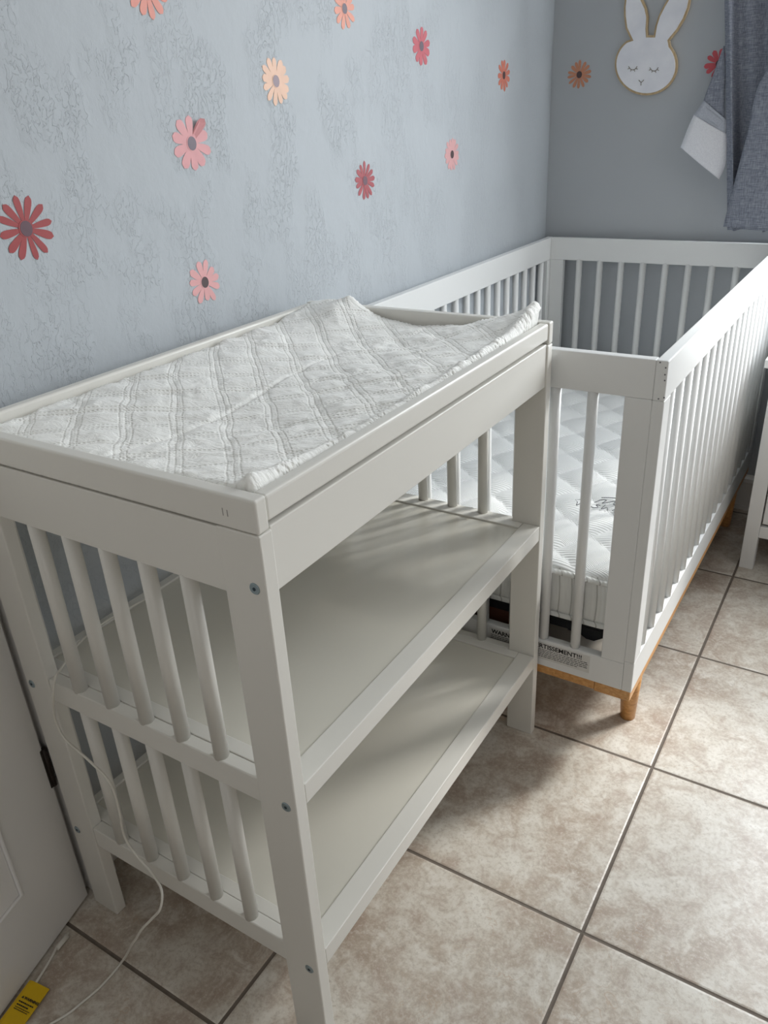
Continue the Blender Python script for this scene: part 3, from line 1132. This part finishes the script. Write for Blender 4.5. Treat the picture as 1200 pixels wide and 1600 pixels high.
def fold(u, z):
    """x and depth of the cloth: u 0..1 from the left edge"""
    h = (z - Z0c) / (Z1c - Z0c)
    xl = 0.628 - 0.095 * min(1, h / 0.5) - 0.01 * max(0, h - 0.5)
    xr = 0.99
    x = xl + (xr - xl) * u
    amp = 0.020
    ph_ = 2 * PI * (u * 4.1 + 0.10 * math.sin(h * 3.0 + 0.5))
    s_ = math.sin(ph_)
    y = -amp * (abs(s_) ** 0.7) * (1 if s_ > 0 else -1)
    y += 0.010 * math.sin(2 * PI * u * 9.3 + h * 5)
    x += 0.018 * math.cos(ph_) * min(1, u * 6)
    return x, y


vs = []
for i in range(NU + 1):
    col = []
    for j in range(NV + 1):
        u = i / NU
        z = Z0c + (Z1c - Z0c) * j / NV
        x, y = fold(u, z)
        col.append(bm.verts.new((x - 0.6, y, z - 0.955 - 0.006 * u * (1 - j / NV))))
    vs.append(col)
for i in range(NU):
    for j in range(NV):
        bm.faces.new((vs[i][j], vs[i + 1][j], vs[i + 1][j + 1], vs[i][j + 1]))
panel = finish('curtain_panel', bm, M['curtain'], curt, True)
md = panel.modifiers.new('thickness', 'SOLIDIFY')
md.thickness = 0.0016


# lining corner that sticks out to the left of the curtain
def lin_pt(a_, b_, dy):
    px, py = 840 + a_ / 3.3333, b_ / 3.3333
    Rm = cam.matrix_world.to_3x3()
    d = Rm @ Vector(((px - 600) / F_PX, -(py - 800) / F_PX, -1))
    s = (YC + dy - CAM.y) / d.y
    p = CAM + d * s
    return (p.x - 0.6, p.y - YC, p.z - 0.955)


def sheet(name, mat, left, right, nrow=14, ncol=8, bow=0.012):
    """cloth between a left and a right polyline of (a, b, depth)"""
    L = catmull([lin_pt(*p) for p in left], 6)
    Rr = catmull([lin_pt(*p) for p in right], 6)
    bm = bmesh.new()
    rows = []
    for i in range(nrow + 1):
        s = i / nrow
        a_ = L[min(len(L) - 1, round(s * (len(L) - 1)))]
        b_ = Rr[min(len(Rr) - 1, round(s * (len(Rr) - 1)))]
        row = []
        for j in range(ncol + 1):
            t_ = j / ncol
            p = a_.lerp(b_, t_)
            p.y -= bow * math.sin(PI * t_) * (0.5 + 0.5 * math.sin(s * 3))
            row.append(bm.verts.new(p))
        rows.append(row)
    for i in range(nrow):
        for j in range(ncol):
            bm.faces.new((rows[i][j], rows[i][j + 1], rows[i + 1][j + 1], rows[i + 1][j]))
    bmesh.ops.remove_doubles(bm, verts=bm.verts, dist=0.0002)
    o_ = finish(name, bm, mat, curt, True)
    m_ = o_.modifiers.new('thickness', 'SOLIDIFY')
    m_.thickness = 0.001
    return o_


s = sheet('curtain_flap', M['curtain'], [(968, 240, 0.0), (915, 385, 0.0), (865, 520, -0.005), (868, 530, -0.005)], [(975, 240, 0.0), (980, 385, 0.0), (975, 500, 0.0), (975, 620, 0.0)], bow=0.004)
sheet('curtain_panel', M['curtain'], [(1330, -260, -0.045), (1285, 0, -0.045), (1205, 330, -0.046), (1140, 470, -0.047), (1098, 670, -0.047), (1030, 930, -0.047), (966, 1180, -0.047)], [(1560, -260, -0.040), (1560, 0, -0.040), (1560, 330, -0.040), (1560, 470, -0.040), (1560, 700, -0.040), (1560, 950, -0.040), (1560, 1225, -0.040)], nrow=40, ncol=24, bow=0.02)
s = sheet('lining_band', M['lining_band'], [(866, 522, -0.008), (840, 562, -0.008), (812, 600, -0.008)], [(985, 625, -0.004), (985, 665, -0.004), (985, 700, -0.004)], bow=0.004)
s['label'] = 'pale grey stitched band'
s = sheet('curtain_lining', M['lining'], [(814, 598, -0.008), (785, 660, -0.010), (762, 720, -0.012), (744, 768, -0.012)], [(985, 698, -0.004), (985, 780, -0.006), (978, 860, -0.006), (945, 934, -0.006)], bow=0.010)
s['label'] = 'white lining corner sticking out'

# ------------------------------------------------------------------ dresser
dr = empty('dresser', (0.864, 1.841, 0), 0, 'white wooden dresser at the right edge beside the crib', 'dresser')
md_ = M['dresser']
DWd, DDp, DHt = 0.86, 0.40, 0.668
lw = 0.040
for xx in (0.0, DWd - lw):
    for yy in (0.0, DDp - lw):
        box('leg', md_, dr, xx, xx + lw, yy, yy + lw, 0.0, DHt - 0.024, 0.0015)
box('top', md_, dr, -0.022, DWd + 0.022, -0.018, DDp + 0.004, DHt - 0.024, DHt, 0.002)
box('side_panel', md_, dr, 0.010, 0.024, lw, DDp - lw, 0.13, DHt - 0.024, 0.001)
box('side_panel', md_, dr, DWd - 0.024, DWd - 0.010, lw, DDp - lw, 0.13, DHt - 0.024, 0.001)
box('back_panel', md_, dr, lw, DWd - lw, DDp - 0.02, DDp - 0.008, 0.13, DHt - 0.024, 0.001)
box('bottom_rail', md_, dr, lw, DWd - lw, 0.004, 0.024, 0.112, 0.150, 0.0015)
zd = [0.156, 0.318, 0.480, 0.640]
for k in range(3):
    dw = box('drawer', md_, dr, lw + 0.004, DWd - lw - 0.004, 0.006, 0.026, zd[k] + 0.003, zd[k + 1] - 0.003, 0.002)
    for kx in (0.25, 0.75):
        bm = bmesh.new()
        kxx = DWd * kx
        add_rod(bm, (kxx, 0.006, (zd[k] + zd[k + 1]) / 2), (kxx, -0.016, (zd[k] + zd[k + 1]) / 2), 0.007, 0.013, 18)
        finish('knob', bm, md_, dw)


# ------------------------------------------------------------------ cables and tag
def tab(p):
    """table coordinates to the room"""
    c_, s_ = math.cos(TA), math.sin(TA)
    return Vector((torg.x + p[0] * c_ - p[1] * s_, torg.y + p[0] * s_ + p[1] * c_, p[2]))


cp = [tab(p) for p in ((0.030, 0.235, 0.5605), (0.024, 0.160, 0.5620), (0.034, 0.100, 0.5650), (0.060, 0.050, 0.5720), (0.084, 0.018, 0.5770), (0.094, -0.004, 0.5740), (0.086, -0.012, 0.535), (0.074, -0.012, 0.495), (0.080, -0.012, 0.462), (0.098, -0.012, 0.448), (0.142, -0.012, 0.430), (0.177, -0.012, 0.405), (0.182, -0.012, 0.351), (0.178, -0.013, 0.290), (0.200, -0.016, 0.262), (0.236, -0.020, 0.246), (0.268, -0.030, 0.236), (0.276, -0.045, 0.214), (0.256, -0.052, 0.183), (0.235, -0.060, 0.154), (0.214, -0.0625, 0.118), (0.194, -0.063, 0.086), (0.168, -0.063, 0.040), (0.151, -0.067, 0.012))]
floor_pts = [(0.147, -0.082, 0.003), (0.147, -0.114, 0.003), (0.142, -0.144, 0.003), (0.136, -0.172, 0.003), (0.118, -0.215, 0.003), (0.11, -0.262, 0.003), (0.14, -0.34, 0.003), (0.24, -0.43, 0.003)]
bm = bmesh.new()
add_tube(bm, catmull(cp + [tab(p) for p in floor_pts], 10), 0.0021, 8)
tag(finish('cable', bm, M['cable']), 'thin white cable hanging over the slatted end down to the floor', 'cable')

bm = bmesh.new()
add_tube(bm, catmull([(0.074, -0.080, 0.004), (0.078, -0.105, 0.006), (0.090, -0.130, 0.006), (0.104, -0.165, 0.0075), (0.116, -0.20, 0.0075), (0.124, -0.245, 0.006), (0.135, -0.29, 0.003)], 8), 0.0021, 8)
c2 = finish('plug_cable', bm, M['cable'])
tag(c2, 'short white cable with a plug end on the floor by the door', 'cable')
bm = bmesh.new()
add_rod(bm, (0.078, -0.086, 0.0065), (0.084, -0.112, 0.0065), 0.0052, 0.0036, 14)
finish('plug', bm, M['cable'], c2)

tg = empty('yellow_tag', (0.112, -0.172, 0.001), R(14), 'bright yellow warning tag wrapped round the cable on the floor', 'tag')
# local y runs along the cable (minus = towards the viewer), x across
bm = bmesh.new()
prof = [(-0.017, 0.0035), (-0.0185, 0.0065), (-0.016, 0.0110), (-0.010, 0.0122), (0.0, 0.0100), (0.012, 0.0070), (0.024, 0.0045), (0.024, 0.0035), (0.010, 0.0042), (-0.006, 0.0040), (-0.012, 0.0030)]
add_prism(bm, [(a_, 0.0, b_) for a_, b_ in prof], (0, -0.078, 0))
finish('tag_body', bm, M['yellow'], tg)
slope = math.atan2(0.0045 - 0.0100, 0.024)
TM = Matrix.Translation((-0.006, -0.030, 0.0118)) @ Matrix.Rotation(R(0), 4, 'Z') @ Matrix.Rotation(-slope * -1.0, 4, 'Y')
base_m = Matrix.Translation((-0.0075, -0.030, 0.0127)) @ Matrix.Rotation(-slope, 4, 'Y')
o_ = text_mesh('tag_text', 'WARNING', 0.0058, M['ink'], tg, base_m @ Matrix.Translation((0.005, 0, 0)), 0.0002, 0.00015)
bm = bmesh.new()
add_prism(bm, [(0.0, 0.0, 0), (0.0044, 0.0, 0), (0.0022, 0.0042, 0)], (0, 0, 0.0003))
tri_ = finish('warning_triangle', bm, M['ink'], tg)
tri_.matrix_local = base_m
random.seed(8)
bm = bmesh.new()
for r_, (h_, w_end) in enumerate(((0.0016, 0.029), (0.0016, 0.024), (0.0009, 0.029), (0.0009, 0.028))):
    yy = -0.0050 - [0, 0.0052, 0.0096, 0.0128][r_]
    x = 0.0
    while x < w_end - 0.002:
        w2 = min(w_end - x, random.uniform(0.0018, 0.0045))
        add_box(bm, x, x + w2, yy - h_, yy + h_ * 0.2, 0, 0.0003)
        x += w2 + 0.0006
tl = finish('tag_lines', bm, M['ink'], tg)
tl.matrix_local = base_m
